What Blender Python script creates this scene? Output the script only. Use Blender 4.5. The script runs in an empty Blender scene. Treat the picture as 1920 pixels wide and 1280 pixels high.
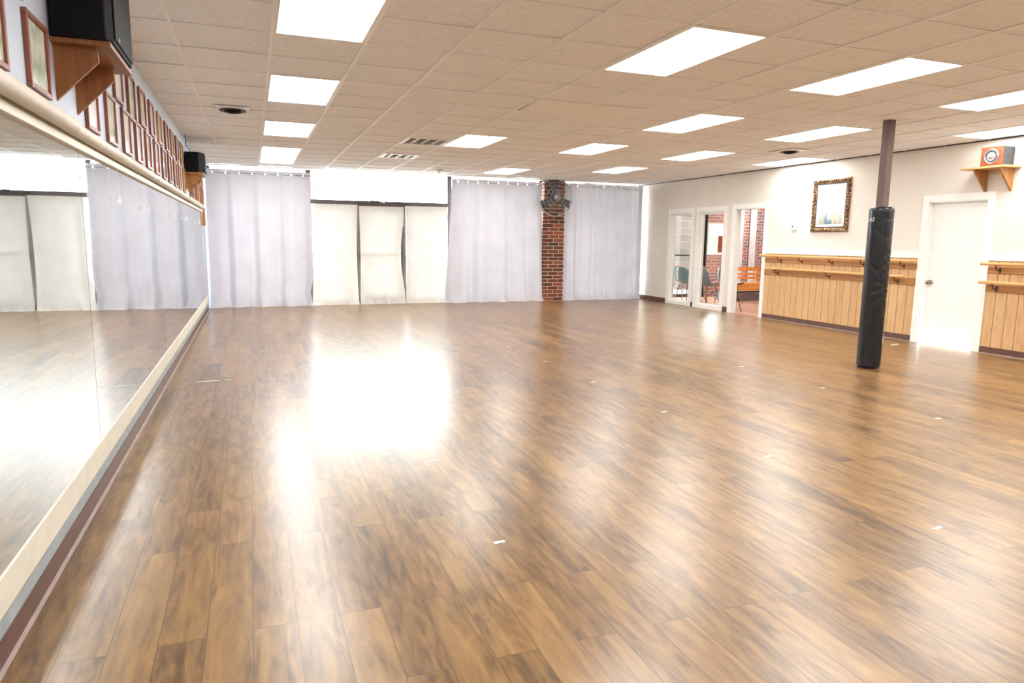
import bpy, math, random
from mathutils import Vector, Matrix
random.seed(7)
C = bpy.context.scene.collection
S = bpy.context.scene
PI = math.pi

# ------------------------------------------------------------------ camera, world, exposure
cam_d = bpy.data.cameras.new('camera')
cam = bpy.data.objects.new('camera', cam_d); C.objects.link(cam); S.camera = cam
cam_d.sensor_width = 36.0
cam_d.lens = 1281.08 * 36 / 1920
cam_d.clip_start = 0.05; cam_d.clip_end = 200
_r = Vector((0.935487, -0.353154, 0.012087)); _u = Vector((0.040699, 0.141661, 0.989078)); _f = Vector((0.351009, 0.924778, -0.146895))
M = Matrix.Identity(4)
for i in range(3):
    M[i][0] = _r[i]; M[i][1] = _u[i]; M[i][2] = -_f[i]
M[0][3], M[1][3], M[2][3] = 0.8076, 0.0, 1.3773
cam.matrix_world = M

SKY = 26.0
w = bpy.data.worlds.new('sky'); S.world = w; w.use_nodes = True
w.node_tree.nodes['Background'].inputs[0].default_value = (0.95, 0.98, 1.0, 1)
w.node_tree.nodes['Background'].inputs[1].default_value = SKY

LAMP = 14.5
S.view_settings.view_transform = 'Standard'
S.view_settings.look = 'None'
S.view_settings.gamma = 1.0
S.view_settings.use_curve_mapping = False
S.view_settings.exposure = 0.25

# ------------------------------------------------------------------ sizes of the room
H, W, D = 2.7135, 9.668, 14.65
Y0 = -3.6                    # wall behind the camera
AX, RY, T = 0.3817, 5.026, 0.6096   # ceiling grid origin and pitch
def gx(i): return AX + i * T
def gy(r): return RY + r * T

# ------------------------------------------------------------------ materials
def lin(c):
    return tuple(((v / 255) / 12.92 if v / 255 <= 0.04045 else ((v / 255 + 0.055) / 1.055) ** 2.4) for v in c) + (1,)

def newmat(name):
    m = bpy.data.materials.new(name); m.use_nodes = True
    nt = m.node_tree; b = nt.nodes['Principled BSDF']
    return m, nt, b

def N(nt, t, **kw):
    n = nt.nodes.new(t)
    for k, v in kw.items():
        if k.startswith('i_'): n.inputs[k[2:].replace('_', ' ')].default_value = v
        else: setattr(n, k, v)
    return n

def ramp(nt, stops, fac):
    n = nt.nodes.new('ShaderNodeValToRGB'); e = n.color_ramp.elements
    while len(e) > 1: e.remove(e[-1])
    e[0].position, e[0].color = stops[0][0], lin(stops[0][1])
    for p, c in stops[1:]:
        x = e.new(p); x.color = lin(c)
    nt.links.new(fac, n.inputs[0]); return n

def plain(name, rgb, rough=0.6, metal=0.0, var=0.06, scale=9.0, spec=0.5, bump=0.0):
    """a procedural paint: a soft noise moves the colour a little"""
    m, nt, b = newmat(name)
    g = N(nt, 'ShaderNodeNewGeometry'); n = N(nt, 'ShaderNodeTexNoise', i_Scale=scale, i_Detail=3.0)
    nt.links.new(g.outputs['Position'], n.inputs['Vector'])
    a = tuple(max(0, v * (1 - var)) for v in rgb); c = tuple(min(255, v * (1 + var)) for v in rgb)
    r = ramp(nt, [(0.3, a), (0.7, c)], n.outputs[0])
    nt.links.new(r.outputs[0], b.inputs['Base Color'])
    b.inputs['Roughness'].default_value = rough; b.inputs['Metallic'].default_value = metal
    b.inputs['Specular IOR Level'].default_value = spec
    if bump:
        n2 = N(nt, 'ShaderNodeTexNoise', i_Scale=scale * 12, i_Detail=2.0)
        nt.links.new(g.outputs['Position'], n2.inputs['Vector'])
        bp = N(nt, 'ShaderNodeBump', i_Strength=bump, i_Distance=0.01)
        nt.links.new(n2.outputs[0], bp.inputs['Height']); nt.links.new(bp.outputs[0], b.inputs['Normal'])
    return m

def swizzle(nt, order, scale=(1, 1, 1)):
    g = N(nt, 'ShaderNodeNewGeometry'); s = N(nt, 'ShaderNodeSeparateXYZ'); c = N(nt, 'ShaderNodeCombineXYZ')
    nt.links.new(g.outputs['Position'], s.inputs[0])
    for k, ax in enumerate(order):
        if ax in 'xyz': nt.links.new(s.outputs['xyz'.index(ax)], c.inputs[k])
    mp = N(nt, 'ShaderNodeMapping'); mp.inputs['Scale'].default_value = scale
    nt.links.new(c.outputs[0], mp.inputs[0])
    return mp

def planks(name, order, length, width, stops, rough, mortar=0.0016, grain=(1.3, 11, 1), seam=(60, 38, 22), bump=0.25, coat=0.0, spec=0.5, knots=0.5, pv=0.12, vary=True):
    m, nt, b = newmat(name); L = nt.links
    v = swizzle(nt, order)
    br = N(nt, 'ShaderNodeTexBrick', offset=0.37, offset_frequency=2, squash=1.0, squash_frequency=2)
    br.inputs['Color1'].default_value = (0, 0, 0, 1); br.inputs['Color2'].default_value = (1, 1, 1, 1)
    br.inputs['Mortar'].default_value = (0.5, 0.5, 0.5, 1)
    for k, q in (('Scale', 1.0), ('Mortar Size', mortar), ('Mortar Smooth', 0.1), ('Bias', 0.0), ('Brick Width', length), ('Row Height', width)):
        br.inputs[k].default_value = q
    L.new(v.outputs[0], br.inputs['Vector'])
    # every plank slides the grain pattern to a place of its own
    mul = N(nt, 'ShaderNodeVectorMath', operation='MULTIPLY'); mul.inputs[1].default_value = (37, 19, 23)
    L.new(br.outputs['Color'], mul.inputs[0])
    add = N(nt, 'ShaderNodeVectorMath', operation='ADD'); L.new(v.outputs[0], add.inputs[0]); L.new(mul.outputs[0], add.inputs[1])
    mp = N(nt, 'ShaderNodeMapping'); mp.inputs['Scale'].default_value = grain; L.new(add.outputs[0], mp.inputs[0])
    n1 = N(nt, 'ShaderNodeTexNoise', i_Scale=1.6, i_Detail=7.0, i_Roughness=0.62, i_Distortion=1.1); L.new(mp.outputs[0], n1.inputs['Vector'])
    mp2 = N(nt, 'ShaderNodeMapping'); mp2.inputs['Scale'].default_value = (grain[0] * 1.4, grain[1] * 0.55, 1); L.new(add.outputs[0], mp2.inputs[0])
    n2 = N(nt, 'ShaderNodeTexNoise', i_Scale=1.5, i_Detail=3.0, i_Distortion=2.2); L.new(mp2.outputs[0], n2.inputs['Vector'])
    # value = grain*.62 + plank*.14 + blotch*knots
    a1 = N(nt, 'ShaderNodeMath', operation='MULTIPLY_ADD'); a1.inputs[1].default_value = pv; L.new(br.outputs['Color'], a1.inputs[0])
    s1 = N(nt, 'ShaderNodeMath', operation='MULTIPLY'); s1.inputs[1].default_value = 0.84 - knots * 0.5; L.new(n1.outputs[0], s1.inputs[0]); L.new(s1.outputs[0], a1.inputs[2])
    a2 = N(nt, 'ShaderNodeMath', operation='MULTIPLY_ADD'); a2.inputs[1].default_value = knots * 0.5; L.new(n2.outputs[0], a2.inputs[0]); L.new(a1.outputs[0], a2.inputs[2])
    r = ramp(nt, stops, a2.outputs[0])
    mx = N(nt, 'ShaderNodeMixRGB'); mx.inputs[2].default_value = lin(seam)
    L.new(br.outputs['Fac'], mx.inputs[0]); L.new(r.outputs[0], mx.inputs[1]); L.new(mx.outputs[0], b.inputs['Base Color'])
    b.inputs['Roughness'].default_value = rough; b.inputs['Specular IOR Level'].default_value = spec
    b.inputs['Coat Weight'].default_value = coat; b.inputs['Coat Roughness'].default_value = 0.12
    if rough < 0.5 and vary:
        rr = N(nt, 'ShaderNodeMapRange'); rr.inputs[1].default_value = 0.3; rr.inputs[2].default_value = 0.7
        rr.inputs[3].default_value = rough * 1.2; rr.inputs[4].default_value = rough * 0.85
        L.new(n1.outputs[0], rr.inputs[0]); L.new(rr.outputs[0], b.inputs['Roughness'])
    if bump:
        inv = N(nt, 'ShaderNodeMath', operation='SUBTRACT'); inv.inputs[0].default_value = 1.0; L.new(br.outputs['Fac'], inv.inputs[1])
        h = N(nt, 'ShaderNodeMath', operation='MULTIPLY_ADD'); h.inputs[1].default_value = 0.06; L.new(n1.outputs[0], h.inputs[0]); L.new(inv.outputs[0], h.inputs[2])
        bp = N(nt, 'ShaderNodeBump', i_Strength=bump, i_Distance=0.0015); L.new(h.outputs[0], bp.inputs['Height']); L.new(bp.outputs[0], b.inputs['Normal'])
    return m

def brickmat(name, order, c=((112, 60, 44), (168, 92, 68), (92, 70, 58)), mortar=(205, 188, 170), bw=0.255, rh=0.0835):
    m, nt, b = newmat(name); L = nt.links
    v = swizzle(nt, order)
    br = N(nt, 'ShaderNodeTexBrick', offset=0.5, offset_frequency=2)
    br.inputs['Color1'].default_value = (0, 0, 0, 1); br.inputs['Color2'].default_value = (1, 1, 1, 1)
    for k, q in (('Scale', 1.0), ('Mortar Size', 0.007), ('Mortar Smooth', 0.1), ('Bias', 0.0), ('Brick Width', bw), ('Row Height', rh)):
        br.inputs[k].default_value = q
    L.new(v.outputs[0], br.inputs['Vector'])
    r = ramp(nt, [(0.05, c[0]), (0.35, c[1]), (0.6, c[0]), (0.85, c[2]), (1.0, c[1])], br.outputs['Color'])
    n = N(nt, 'ShaderNodeTexNoise', i_Scale=40.0, i_Detail=3.0); L.new(v.outputs[0], n.inputs['Vector'])
    mm = N(nt, 'ShaderNodeMixRGB', blend_type='MULTIPLY'); mm.inputs[0].default_value = 0.35; L.new(r.outputs[0], mm.inputs[1]); L.new(n.outputs[0], mm.inputs[2])
    mx = N(nt, 'ShaderNodeMixRGB'); mx.inputs[2].default_value = lin(mortar)
    L.new(br.outputs['Fac'], mx.inputs[0]); L.new(mm.outputs[0], mx.inputs[1]); L.new(mx.outputs[0], b.inputs['Base Color'])
    b.inputs['Roughness'].default_value = 0.85
    bp = N(nt, 'ShaderNodeBump', i_Strength=0.5, i_Distance=0.006, invert=True); L.new(br.outputs['Fac'], bp.inputs['Height']); L.new(bp.outputs[0], b.inputs['Normal'])
    return m

def emissive(name, rgb, strength):
    m, nt, b = newmat(name)
    e = N(nt, 'ShaderNodeEmission'); e.inputs[0].default_value = lin(rgb); e.inputs[1].default_value = strength
    nt.links.new(e.outputs[0], nt.nodes['Material Output'].inputs[0]); return m

def glassmat(name, tint=(0.96, 0.98, 0.97)):
    m, nt, b = newmat(name); nt.nodes.remove(b)
    t = N(nt, 'ShaderNodeBsdfTransparent'); t.inputs[0].default_value = tint + (1,)
    g = N(nt, 'ShaderNodeBsdfGlossy'); g.inputs['Roughness'].default_value = 0.02
    lw = N(nt, 'ShaderNodeLayerWeight'); lw.inputs[0].default_value = 0.5
    p4 = N(nt, 'ShaderNodeMath', operation='POWER'); p4.inputs[1].default_value = 5.0; nt.links.new(lw.outputs['Facing'], p4.inputs[0])
    f = N(nt, 'ShaderNodeMath', operation='MULTIPLY_ADD'); f.inputs[1].default_value = 0.6; f.inputs[2].default_value = 0.03; nt.links.new(p4.outputs[0], f.inputs[0])
    x = N(nt, 'ShaderNodeMixShader'); nt.links.new(f.outputs[0], x.inputs[0]); nt.links.new(t.outputs[0], x.inputs[1]); nt.links.new(g.outputs[0], x.inputs[2])
    nt.links.new(x.outputs[0], nt.nodes['Material Output'].inputs[0]); return m

def fabric(name, rgb, trans):
    m, nt, b = newmat(name); L = nt.links
    v = swizzle(nt, 'xzy')
    wv = N(nt, 'ShaderNodeTexWave', bands_direction='Y', i_Scale=160.0, i_Distortion=1.0)
    n = N(nt, 'ShaderNodeTexNoise', i_Scale=2.5, i_Detail=4.0); L.new(v.outputs[0], wv.inputs['Vector']); L.new(v.outputs[0], n.inputs['Vector'])
    r = ramp(nt, [(0.3, tuple(q * 0.96 for q in rgb)), (0.7, rgb)], n.outputs[0])
    L.new(r.outputs[0], b.inputs['Base Color']); b.inputs['Roughness'].default_value = 0.85; b.inputs['Specular IOR Level'].default_value = 0.2
    bp = N(nt, 'ShaderNodeBump', i_Strength=0.05, i_Distance=0.002); L.new(wv.outputs[0], bp.inputs['Height']); L.new(bp.outputs[0], b.inputs['Normal'])
    t = N(nt, 'ShaderNodeBsdfTranslucent'); L.new(r.outputs[0], t.inputs[0])
    x = N(nt, 'ShaderNodeMixShader'); x.inputs[0].default_value = trans
    L.new(b.outputs[0], x.inputs[1]); L.new(t.outputs[0], x.inputs[2]); L.new(x.outputs[0], nt.nodes['Material Output'].inputs[0])
    return m

def mirrormat():
    m, nt, b = newmat('mirror silver')
    n = N(nt, 'ShaderNodeTexNoise', i_Scale=1.2, i_Detail=2.0)
    r = ramp(nt, [(0.3, (226, 234, 238)), (0.7, (232, 239, 242))], n.outputs[0])
    nt.links.new(r.outputs[0], b.inputs['Base Color'])
    b.inputs['Metallic'].default_value = 1.0; b.inputs['Roughness'].default_value = 0.015; return m

MT = {}
MT['floor'] = planks('wood laminate', 'yxz', 1.21, 0.1515,
    [(0.24, (48, 32, 19)), (0.38, (94, 67, 38)), (0.50, (133, 99, 58)), (0.60, (153, 117, 70)), (0.72, (168, 134, 84)), (0.85, (184, 154, 108))], 0.275, seam=(88, 66, 46), bump=0.05, knots=0.62, spec=0.95, vary=False)
MT['panel'] = planks('wainscot panelling', 'zyx', 9.0, 0.142,
    [(0.2, (150, 104, 62)), (0.34, (196, 152, 104)), (0.52, (214, 174, 126)), (0.75, (224, 190, 144))], 0.5, mortar=0.0035, grain=(1.1, 16, 1), seam=(112, 76, 44), bump=0.4, spec=0.35)
MT['barre'] = planks('barre pine', 'yzx', 6.0, 3.0, [(0.3, (196, 142, 82)), (0.5, (222, 174, 112)), (0.7, (236, 196, 138))], 0.4, mortar=0.0, grain=(1.0, 30, 1), bump=0, knots=0.2)
MT['board'] = planks('cedar board', 'yzx', 6.0, 3.0, [(0.3, (150, 96, 50)), (0.5, (184, 130, 74)), (0.7, (204, 154, 98))], 0.55, mortar=0.0, grain=(1.2, 22, 1), bump=0, knots=0.4)
MT['shelf'] = planks('shelf board', 'yxz', 6.0, 3.0, [(0.3, (150, 98, 50)), (0.5, (190, 136, 78)), (0.7, (206, 156, 96))], 0.5, mortar=0.0, grain=(1.2, 14, 1), bump=0, knots=0.3)
MT['shelfdark'] = planks('brown shelf board', 'yxz', 6.0, 3.0, [(0.3, (118, 70, 36)), (0.5, (150, 92, 48)), (0.7, (166, 108, 60))], 0.5, mortar=0.0, grain=(1.2, 14, 1), bump=0, knots=0.3)
MT['redwood'] = planks('red veneer', 'yzx', 6.0, 3.0, [(0.3, (104, 46, 24)), (0.5, (158, 78, 44)), (0.7, (176, 96, 58))], 0.4, mortar=0.0, grain=(1.2, 18, 1), bump=0, knots=0.4)
MT['frame'] = planks('frame wood', 'zyx', 6.0, 3.0, [(0.3, (110, 58, 42)), (0.5, (142, 80, 58)), (0.7, (164, 100, 74))], 0.45, mortar=0.0, grain=(2, 20, 1), bump=0, knots=0.2)
MT['frame2'] = planks('pale frame wood', 'zyx', 6.0, 3.0, [(0.3, (150, 100, 62)), (0.5, (182, 130, 86)), (0.7, (200, 152, 106))], 0.45, mortar=0.0, grain=(2, 20, 1), bump=0, knots=0.2)
MT['orange'] = planks('orange bench wood', 'xzy', 6.0, 3.0, [(0.3, (206, 124, 52)), (0.5, (232, 156, 82)), (0.7, (244, 178, 108))], 0.45, mortar=0.0, grain=(1.2, 18, 1), bump=0, knots=0.2)
MT['brick'] = brickmat('brick', 'xzy')
MT['brick_side'] = brickmat('brick side', 'yzx')
MT['brick_lobby'] = brickmat('lobby brick', 'xzy', ((186, 128, 118), (204, 150, 138), (150, 138, 144)), (226, 212, 206), 0.21, 0.078)  # brick and mortar tones lightened to take in the window glare
MT['brick_out'] = brickmat('brown brick', 'xzy', ((52, 40, 34), (64, 50, 42), (44, 36, 32)), (76, 66, 58), 0.5, 0.2)
MT['wall_l'] = plain('pale blue wall paint', (196, 206, 222), 0.7, var=0.02, scale=2)
MT['wall_r'] = plain('warm white wall paint', (230, 223, 213), 0.7, var=0.015, scale=2)
MT['white'] = plain('white gloss paint', (244, 243, 238), 0.4, var=0.01)
MT['door'] = plain('white door paint', (240, 239, 236), 0.35, var=0.01)
MT['base'] = plain('brown vinyl base', (98, 66, 54), 0.45, var=0.05)
MT['shoe'] = plain('pale shoe strip', (176, 160, 156), 0.4)
MT['cream'] = plain('cream ledge paint', (222, 217, 202), 0.6, var=0.02)
MT['pipe'] = plain('cream pipe paint', (210, 202, 188), 0.6, var=0.03)
MT['grey_strip'] = plain('grey blue strip', (158, 168, 172), 0.6)
MT['tile'] = plain('acoustic tile', (248, 249, 251), 0.9, var=0.03, scale=26, spec=0.1, bump=0.25)
MT['tee'] = plain('ceiling tee paint', (252, 250, 246), 0.5, var=0.02)
MT['plate'] = plain('white metal', (232, 230, 224), 0.4)
MT['panelwhite'] = plain('pale ceiling panel', (250, 248, 246), 0.7, var=0.02, scale=3)
MT['lamp'] = emissive('lamp diffuser glow', (252, 252, 250), LAMP)
MT['glass'] = glassmat('window glass')
MT['pglass'] = plain('picture glass', (60, 60, 60), 0.05)
MT['mirror'] = mirrormat()
MT['dark'] = plain('dark bronze frame', (62, 52, 50), 0.45, var=0.08)
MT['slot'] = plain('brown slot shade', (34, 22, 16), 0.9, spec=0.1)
MT['black'] = plain('matt black cabinet', (10, 10, 13), 0.7, var=0.15, spec=0.2)
MT['grille'] = plain('black speaker grille', (12, 13, 17), 0.6, var=0.3, scale=200, bump=0.3, spec=0.2)
MT['cone'] = plain('grey speaker cone', (128, 128, 132), 0.4)
MT['rubber'] = plain('black rubber surround', (40, 42, 46), 0.5)
MT['dustcap'] = plain('brown dust cap', (156, 132, 112), 0.5)
MT['charcoal'] = plain('charcoal speaker side', (62, 62, 66), 0.6, var=0.2, scale=40)
MT['pad'] = plain('black vinyl pad', (24, 26, 31), 0.28, var=0.2, scale=14)
MT['pole'] = plain('brown steel paint', (108, 84, 76), 0.5, var=0.06, scale=5)
MT['logo'] = plain('white print', (240, 240, 240), 0.5)
MT['metal'] = plain('brushed metal', (176, 178, 182), 0.3, metal=0.9)
MT['bronze'] = plain('bronze bracket metal', (96, 72, 48), 0.35, metal=0.7)
MT['knob'] = plain('brass knob metal', (150, 136, 112), 0.25, metal=0.9)
MT['blade'] = plain('grey fan blade', (84, 88, 92), 0.4, metal=0.3)
MT['wire'] = plain('silver fan wire', (196, 200, 204), 0.35, metal=0.6)
MT['curtain'] = fabric('white curtain cloth', (208, 206, 214), 0.034)
MT['curtain2'] = fabric('ivory curtain cloth', (222, 219, 214), 0.052)
MT['sheer'] = fabric('sheer and glare strip', (240, 238, 240), 0.05)
MT['ring'] = plain('bright metal ring', (240, 240, 244), 0.2, metal=0.6)
MT['ivory'] = plain('ivory plastic', (238, 230, 208), 0.4)
MT['lcd'] = plain('grey display', (92, 98, 108), 0.2)
MT['tape'] = plain('white tape', (236, 240, 228), 0.6)
MT['greentape'] = plain('pale green tape', (206, 236, 190), 0.6)
MT['chair'] = plain('grey green plastic', (118, 136, 138), 0.4, var=0.03)
MT['chairdark'] = plain('dark plastic', (52, 52, 56), 0.4, var=0.03)
MT['dowel'] = plain('beech dowel', (150, 112, 84), 0.5)
MT['wiredark'] = plain('dark wire', (60, 52, 50), 0.4)
MT['bin'] = plain('slate bench shade', (136, 146, 170), 0.5)  # no bin: colour of the box standing in for shade under the bench
MT['concrete'] = plain('pavement', (110, 108, 104), 0.9, scale=4)
MT['tan'] = plain('tan render', (84, 76, 60), 0.9, scale=3)
MT['leaf'] = plain('leaf green', (44, 66, 28), 0.6, var=0.35, scale=30)
MT['lobbyfloor'] = planks('lobby laminate', 'yxz', 1.2, 0.15, [(0.3, (150, 104, 84)), (0.5, (190, 142, 118)), (0.7, (210, 168, 146))], 0.3, seam=(120, 84, 66))
MT['lettering'] = None
m, nt, b = newmat('pale film lettering'); nt.nodes.remove(b)
_t = N(nt, 'ShaderNodeBsdfTransparent'); _t.inputs[0].default_value = (0.034, 0.033, 0.029, 1)
nt.links.new(_t.outputs[0], nt.nodes['Material Output'].inputs[0]); MT['lettering'] = m

def certmat(name, kind):
    """a printed sheet: paper with soft blocks of print"""
    m, nt, b = newmat(name); L = nt.links
    v = swizzle(nt, 'yzx')
    n = N(nt, 'ShaderNodeTexNoise', i_Scale=9.0, i_Detail=2.0); L.new(v.outputs[0], n.inputs['Vector'])
    st = {'white': [(0.3, (236, 236, 238)), (0.7, (250, 250, 250))],
          'green': [(0.35, (176, 190, 168)), (0.5, (212, 220, 206)), (0.7, (228, 232, 224))],
          'beige': [(0.35, (206, 194, 172)), (0.6, (232, 226, 208))]}[kind]
    r = ramp(nt, st, n.outputs[0]); L.new(r.outputs[0], b.inputs['Base Color'])
    b.inputs['Roughness'].default_value = 0.08; b.inputs['Specular IOR Level'].default_value = 0.6
    return m
CERT = [certmat('certificate ' + k, k) for k in ('white', 'green', 'beige')]

def paintingmat():
    m, nt, b = newmat('soft watercolour'); L = nt.links
    v = swizzle(nt, 'yzx', (3.2, 1.6, 1))
    n = N(nt, 'ShaderNodeTexNoise', i_Scale=2.4, i_Detail=4.0, i_Distortion=0.8); L.new(v.outputs[0], n.inputs['Vector'])
    r = ramp(nt, [(0.34, (64, 92, 116)), (0.43, (118, 146, 150)), (0.5, (176, 172, 142)), (0.57, (164, 118, 100)), (0.66, (104, 112, 128))], n.outputs[0])
    g = N(nt, 'ShaderNodeNewGeometry'); s = N(nt, 'ShaderNodeSeparateXYZ'); L.new(g.outputs['Position'], s.inputs[0])
    mr = N(nt, 'ShaderNodeMapRange'); mr.inputs[1].default_value = 1.95; mr.inputs[2].default_value = 2.25; L.new(s.outputs[2], mr.inputs[0])
    mx = N(nt, 'ShaderNodeMixRGB'); mx.inputs[2].default_value = lin((196, 190, 186)); L.new(mr.outputs[0], mx.inputs[0]); L.new(r.outputs[0], mx.inputs[1])
    L.new(mx.outputs[0], b.inputs['Base Color']); b.inputs['Roughness'].default_value = 0.15; return m
MT['painting'] = paintingmat()

def goldframe():
    m, nt, b = newmat('carved gilt frame'); L = nt.links
    g = N(nt, 'ShaderNodeNewGeometry')
    n = N(nt, 'ShaderNodeTexNoise', i_Scale=38.0, i_Detail=2.0); L.new(g.outputs['Position'], n.inputs['Vector'])
    r = ramp(nt, [(0.38, (62, 36, 26)), (0.5, (124, 84, 56)), (0.62, (206, 176, 128))], n.outputs[0])
    L.new(r.outputs[0], b.inputs['Base Color']); b.inputs['Roughness'].default_value = 0.35; b.inputs['Metallic'].default_value = 0.35
    return m
MT['gilt'] = goldframe()

# ------------------------------------------------------------------ mesh builder
class MB:
    def __init__(s, off=(0, 0, 0)): s.v = []; s.f = []; s.o = Vector(off); s.smooth = []
    def add(s, vs, fs, smooth=False):
        b = len(s.v); s.v += [tuple(Vector(v) - s.o) for v in vs]
        s.f += [tuple(b + i for i in f) for f in fs]; s.smooth += [smooth] * len(fs); return s
    def box(s, x0, x1, y0, y1, z0, z1):
        vs = [(x, y, z) for x in (x0, x1) for y in (y0, y1) for z in (z0, z1)]
        return s.add(vs, [(0, 1, 3, 2), (4, 6, 7, 5), (0, 4, 5, 1), (2, 3, 7, 6), (0, 2, 6, 4), (1, 5, 7, 3)])
    def prism(s, pts, axis, a, b):
        """closed outline pts (2D) pushed along axis from a to b"""
        def P(p, t):
            return {0: (t, p[0], p[1]), 1: (p[0], t, p[1]), 2: (p[0], p[1], t)}[axis]
        n = len(pts); vs = [P(p, a) for p in pts] + [P(p, b) for p in pts]
        fs = [tuple(range(n))[::-1], tuple(range(n, 2 * n))] + [(i, (i + 1) % n, n + (i + 1) % n, n + i) for i in range(n)]
        return s.add(vs, fs)
    def tube(s, pts, r, seg=10, closed=False, caps=True):
        pts = [Vector(p) for p in pts]; n = len(pts); rr = r if isinstance(r, (list, tuple)) else [r] * n
        vs = []; up = None
        for i, p in enumerate(pts):
            if closed: t = pts[(i + 1) % n] - pts[i - 1]
            else: t = pts[min(i + 1, n - 1)] - pts[max(i - 1, 0)]
            t.normalize()
            if up is None:
                up = Vector((0, 0, 1)) if abs(t.z) < 0.9 else Vector((1, 0, 0))
            a = t.cross(up).normalized(); b = a.cross(t).normalized(); up = b
            for k in range(seg):
                q = 2 * PI * k / seg; vs.append(p + (a * math.cos(q) + b * math.sin(q)) * rr[i])
        fs = []
        for i in range(n if closed else n - 1):
            j = (i + 1) % n
            for k in range(seg):
                k2 = (k + 1) % seg; fs.append((i * seg + k, i * seg + k2, j * seg + k2, j * seg + k))
        s.add(vs, fs, True)
        if caps and not closed:
            s.add(vs[:seg], [tuple(range(seg))]); s.add(vs[-seg:], [tuple(range(seg))[::-1]])
        return s
    def lathe(s, prof, centre, axis=(0, 0, 1), seg=32):
        """prof: list of (radius, height along axis)"""
        ax = Vector(axis).normalized(); a = ax.orthogonal().normalized(); b = ax.cross(a); c = Vector(centre)
        vs = [c + ax * h + (a * math.cos(2 * PI * k / seg) + b * math.sin(2 * PI * k / seg)) * r for r, h in prof for k in range(seg)]
        fs = [(i * seg + k, i * seg + (k + 1) % seg, (i + 1) * seg + (k + 1) % seg, (i + 1) * seg + k) for i in range(len(prof) - 1) for k in range(seg)]
        s.add(vs, fs, True)
        if prof[0][0] > 1e-4: s.add(vs[:seg], [tuple(range(seg))[::-1]])
        if prof[-1][0] > 1e-4: s.add(vs[-seg:], [tuple(range(seg))])
        return s
    def frame(s, axis, d0, d1, a0, a1, b0, b1, t):
        """rectangular picture-frame ring of width t in the plane across axis"""
        for (p0, p1, q0, q1) in ((a0, a1, b0, b0 + t), (a0, a1, b1 - t, b1), (a0, a0 + t, b0 + t, b1 - t), (a1 - t, a1, b0 + t, b1 - t)):
            if axis == 0: s.box(d0, d1, p0, p1, q0, q1)
            elif axis == 1: s.box(p0, p1, d0, d1, q0, q1)
            else: s.box(p0, p1, q0, q1, d0, d1)
        return s

def obj(name, mb, mat, parent=None, loc=None, bevel=0.0, solid=0.0, smooth=False):
    me = bpy.data.meshes.new(name); me.from_pydata(mb.v, [], mb.f); me.update()
    for p, q in zip(me.polygons, mb.smooth): p.use_smooth = q or smooth
    me.materials.append(MT[mat] if isinstance(mat, str) else mat)
    o = bpy.data.objects.new(name, me); C.objects.link(o)
    if parent: o.parent = parent
    if loc is not None: o.location = loc
    if solid:
        m = o.modifiers.new('thick', 'SOLIDIFY'); m.thickness = solid; m.offset = 0
    if bevel:
        m = o.modifiers.new('bevel', 'BEVEL'); m.width = bevel; m.segments = 2; m.limit_method = 'ANGLE'
    return o

def tag(o, label, cat, group=None):
    o['label'] = label; o['category'] = cat
    if group: o['group'] = group
    return o
def thing(name, label, cat, loc=(0, 0, 0), rz=0.0, group=None):
    o = bpy.data.objects.new(name, None); C.objects.link(o); o.location = loc; o.rotation_euler = (0, 0, rz)
    o.empty_display_size = 0.1
    return tag(o, label, cat, group)
def struct(name, mb, mat, parent=None, **k):
    o = obj(name, mb, mat, parent, **k)
    if not parent: o['kind'] = 'structure'
    return o
def dup(root, loc, rz=0.0, label=None, group=None):
    r = root.copy(); C.objects.link(r); r.location = loc; r.rotation_euler = (0, 0, rz)
    if label: r['label'] = label
    if group: r['group'] = group
    for ch in list(root.children):
        c = ch.copy(); C.objects.link(c); c.parent = r
        for g in list(ch.children):
            d = g.copy(); C.objects.link(d); d.parent = c
    return r

# ------------------------------------------------------------------ floor, ceiling, walls
struct('floor', MB().box(-0.12, W, Y0, D + 0.1, -0.12, 0.0), 'floor')
LX = 14.6                       # lobby's far side
struct('floor_lobby', MB().box(W, LX, 8.0, D + 0.1, -0.12, 0.0), 'lobbyfloor')
struct('floor_outside', MB().box(-30, 45, D + 0.1, 60, -0.14, -0.03), 'concrete')

lamps = [  # column, first row, rows long, label
    (1, -2, 'nearest glowing rectangular ceiling lamp in the row above the mirror side'),
    (1, 2, 'second glowing ceiling lamp from the camera in the row nearest the mirror wall'),
    (1, 6, 'third glowing ceiling lamp from the camera in the row nearest the mirror wall'),
    (1, 10, 'fourth ceiling lamp of the mirror side row, end to end with the last one'),
    (1, 12, 'ceiling lamp at the curtain end of the mirror side row'),
    (5, -2, 'large glowing ceiling lamp nearest the camera in the middle of the ceiling'),
    (5, 6, 'glowing ceiling lamp directly beside the large slotted air grille'),
    (8, -2, 'long glowing ceiling lamp closest in front of the padded post'),
    (8, 2, 'glowing ceiling lamp beside the pale blank ceiling panel'),
    (8, 6, 'small glowing ceiling lamp between the blank panel and the brick pier'),
    (8, 12, 'farthest ceiling lamp before the brick pier and wall fan'),
    (11, -2, 'glowing ceiling lamp at the right frame edge, nearer the padded post'),
    (11, 2, 'glowing ceiling lamp just behind the top of the brown post'),
    (11, 6, 'glowing ceiling lamp two rows beyond the brown post, left of the round vent'),
    (11, 10, 'far ceiling lamp above the curtain right of the brick pier'),
    (14, 0, 'glowing ceiling lamp over the white door beside the wooden speaker'),
    (14, 6, 'glowing ceiling lamp against the right wall above the framed painting'),
]
occupied = set()
for i, r, _ in lamps: occupied |= {(i, r), (i, r + 1)}
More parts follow.
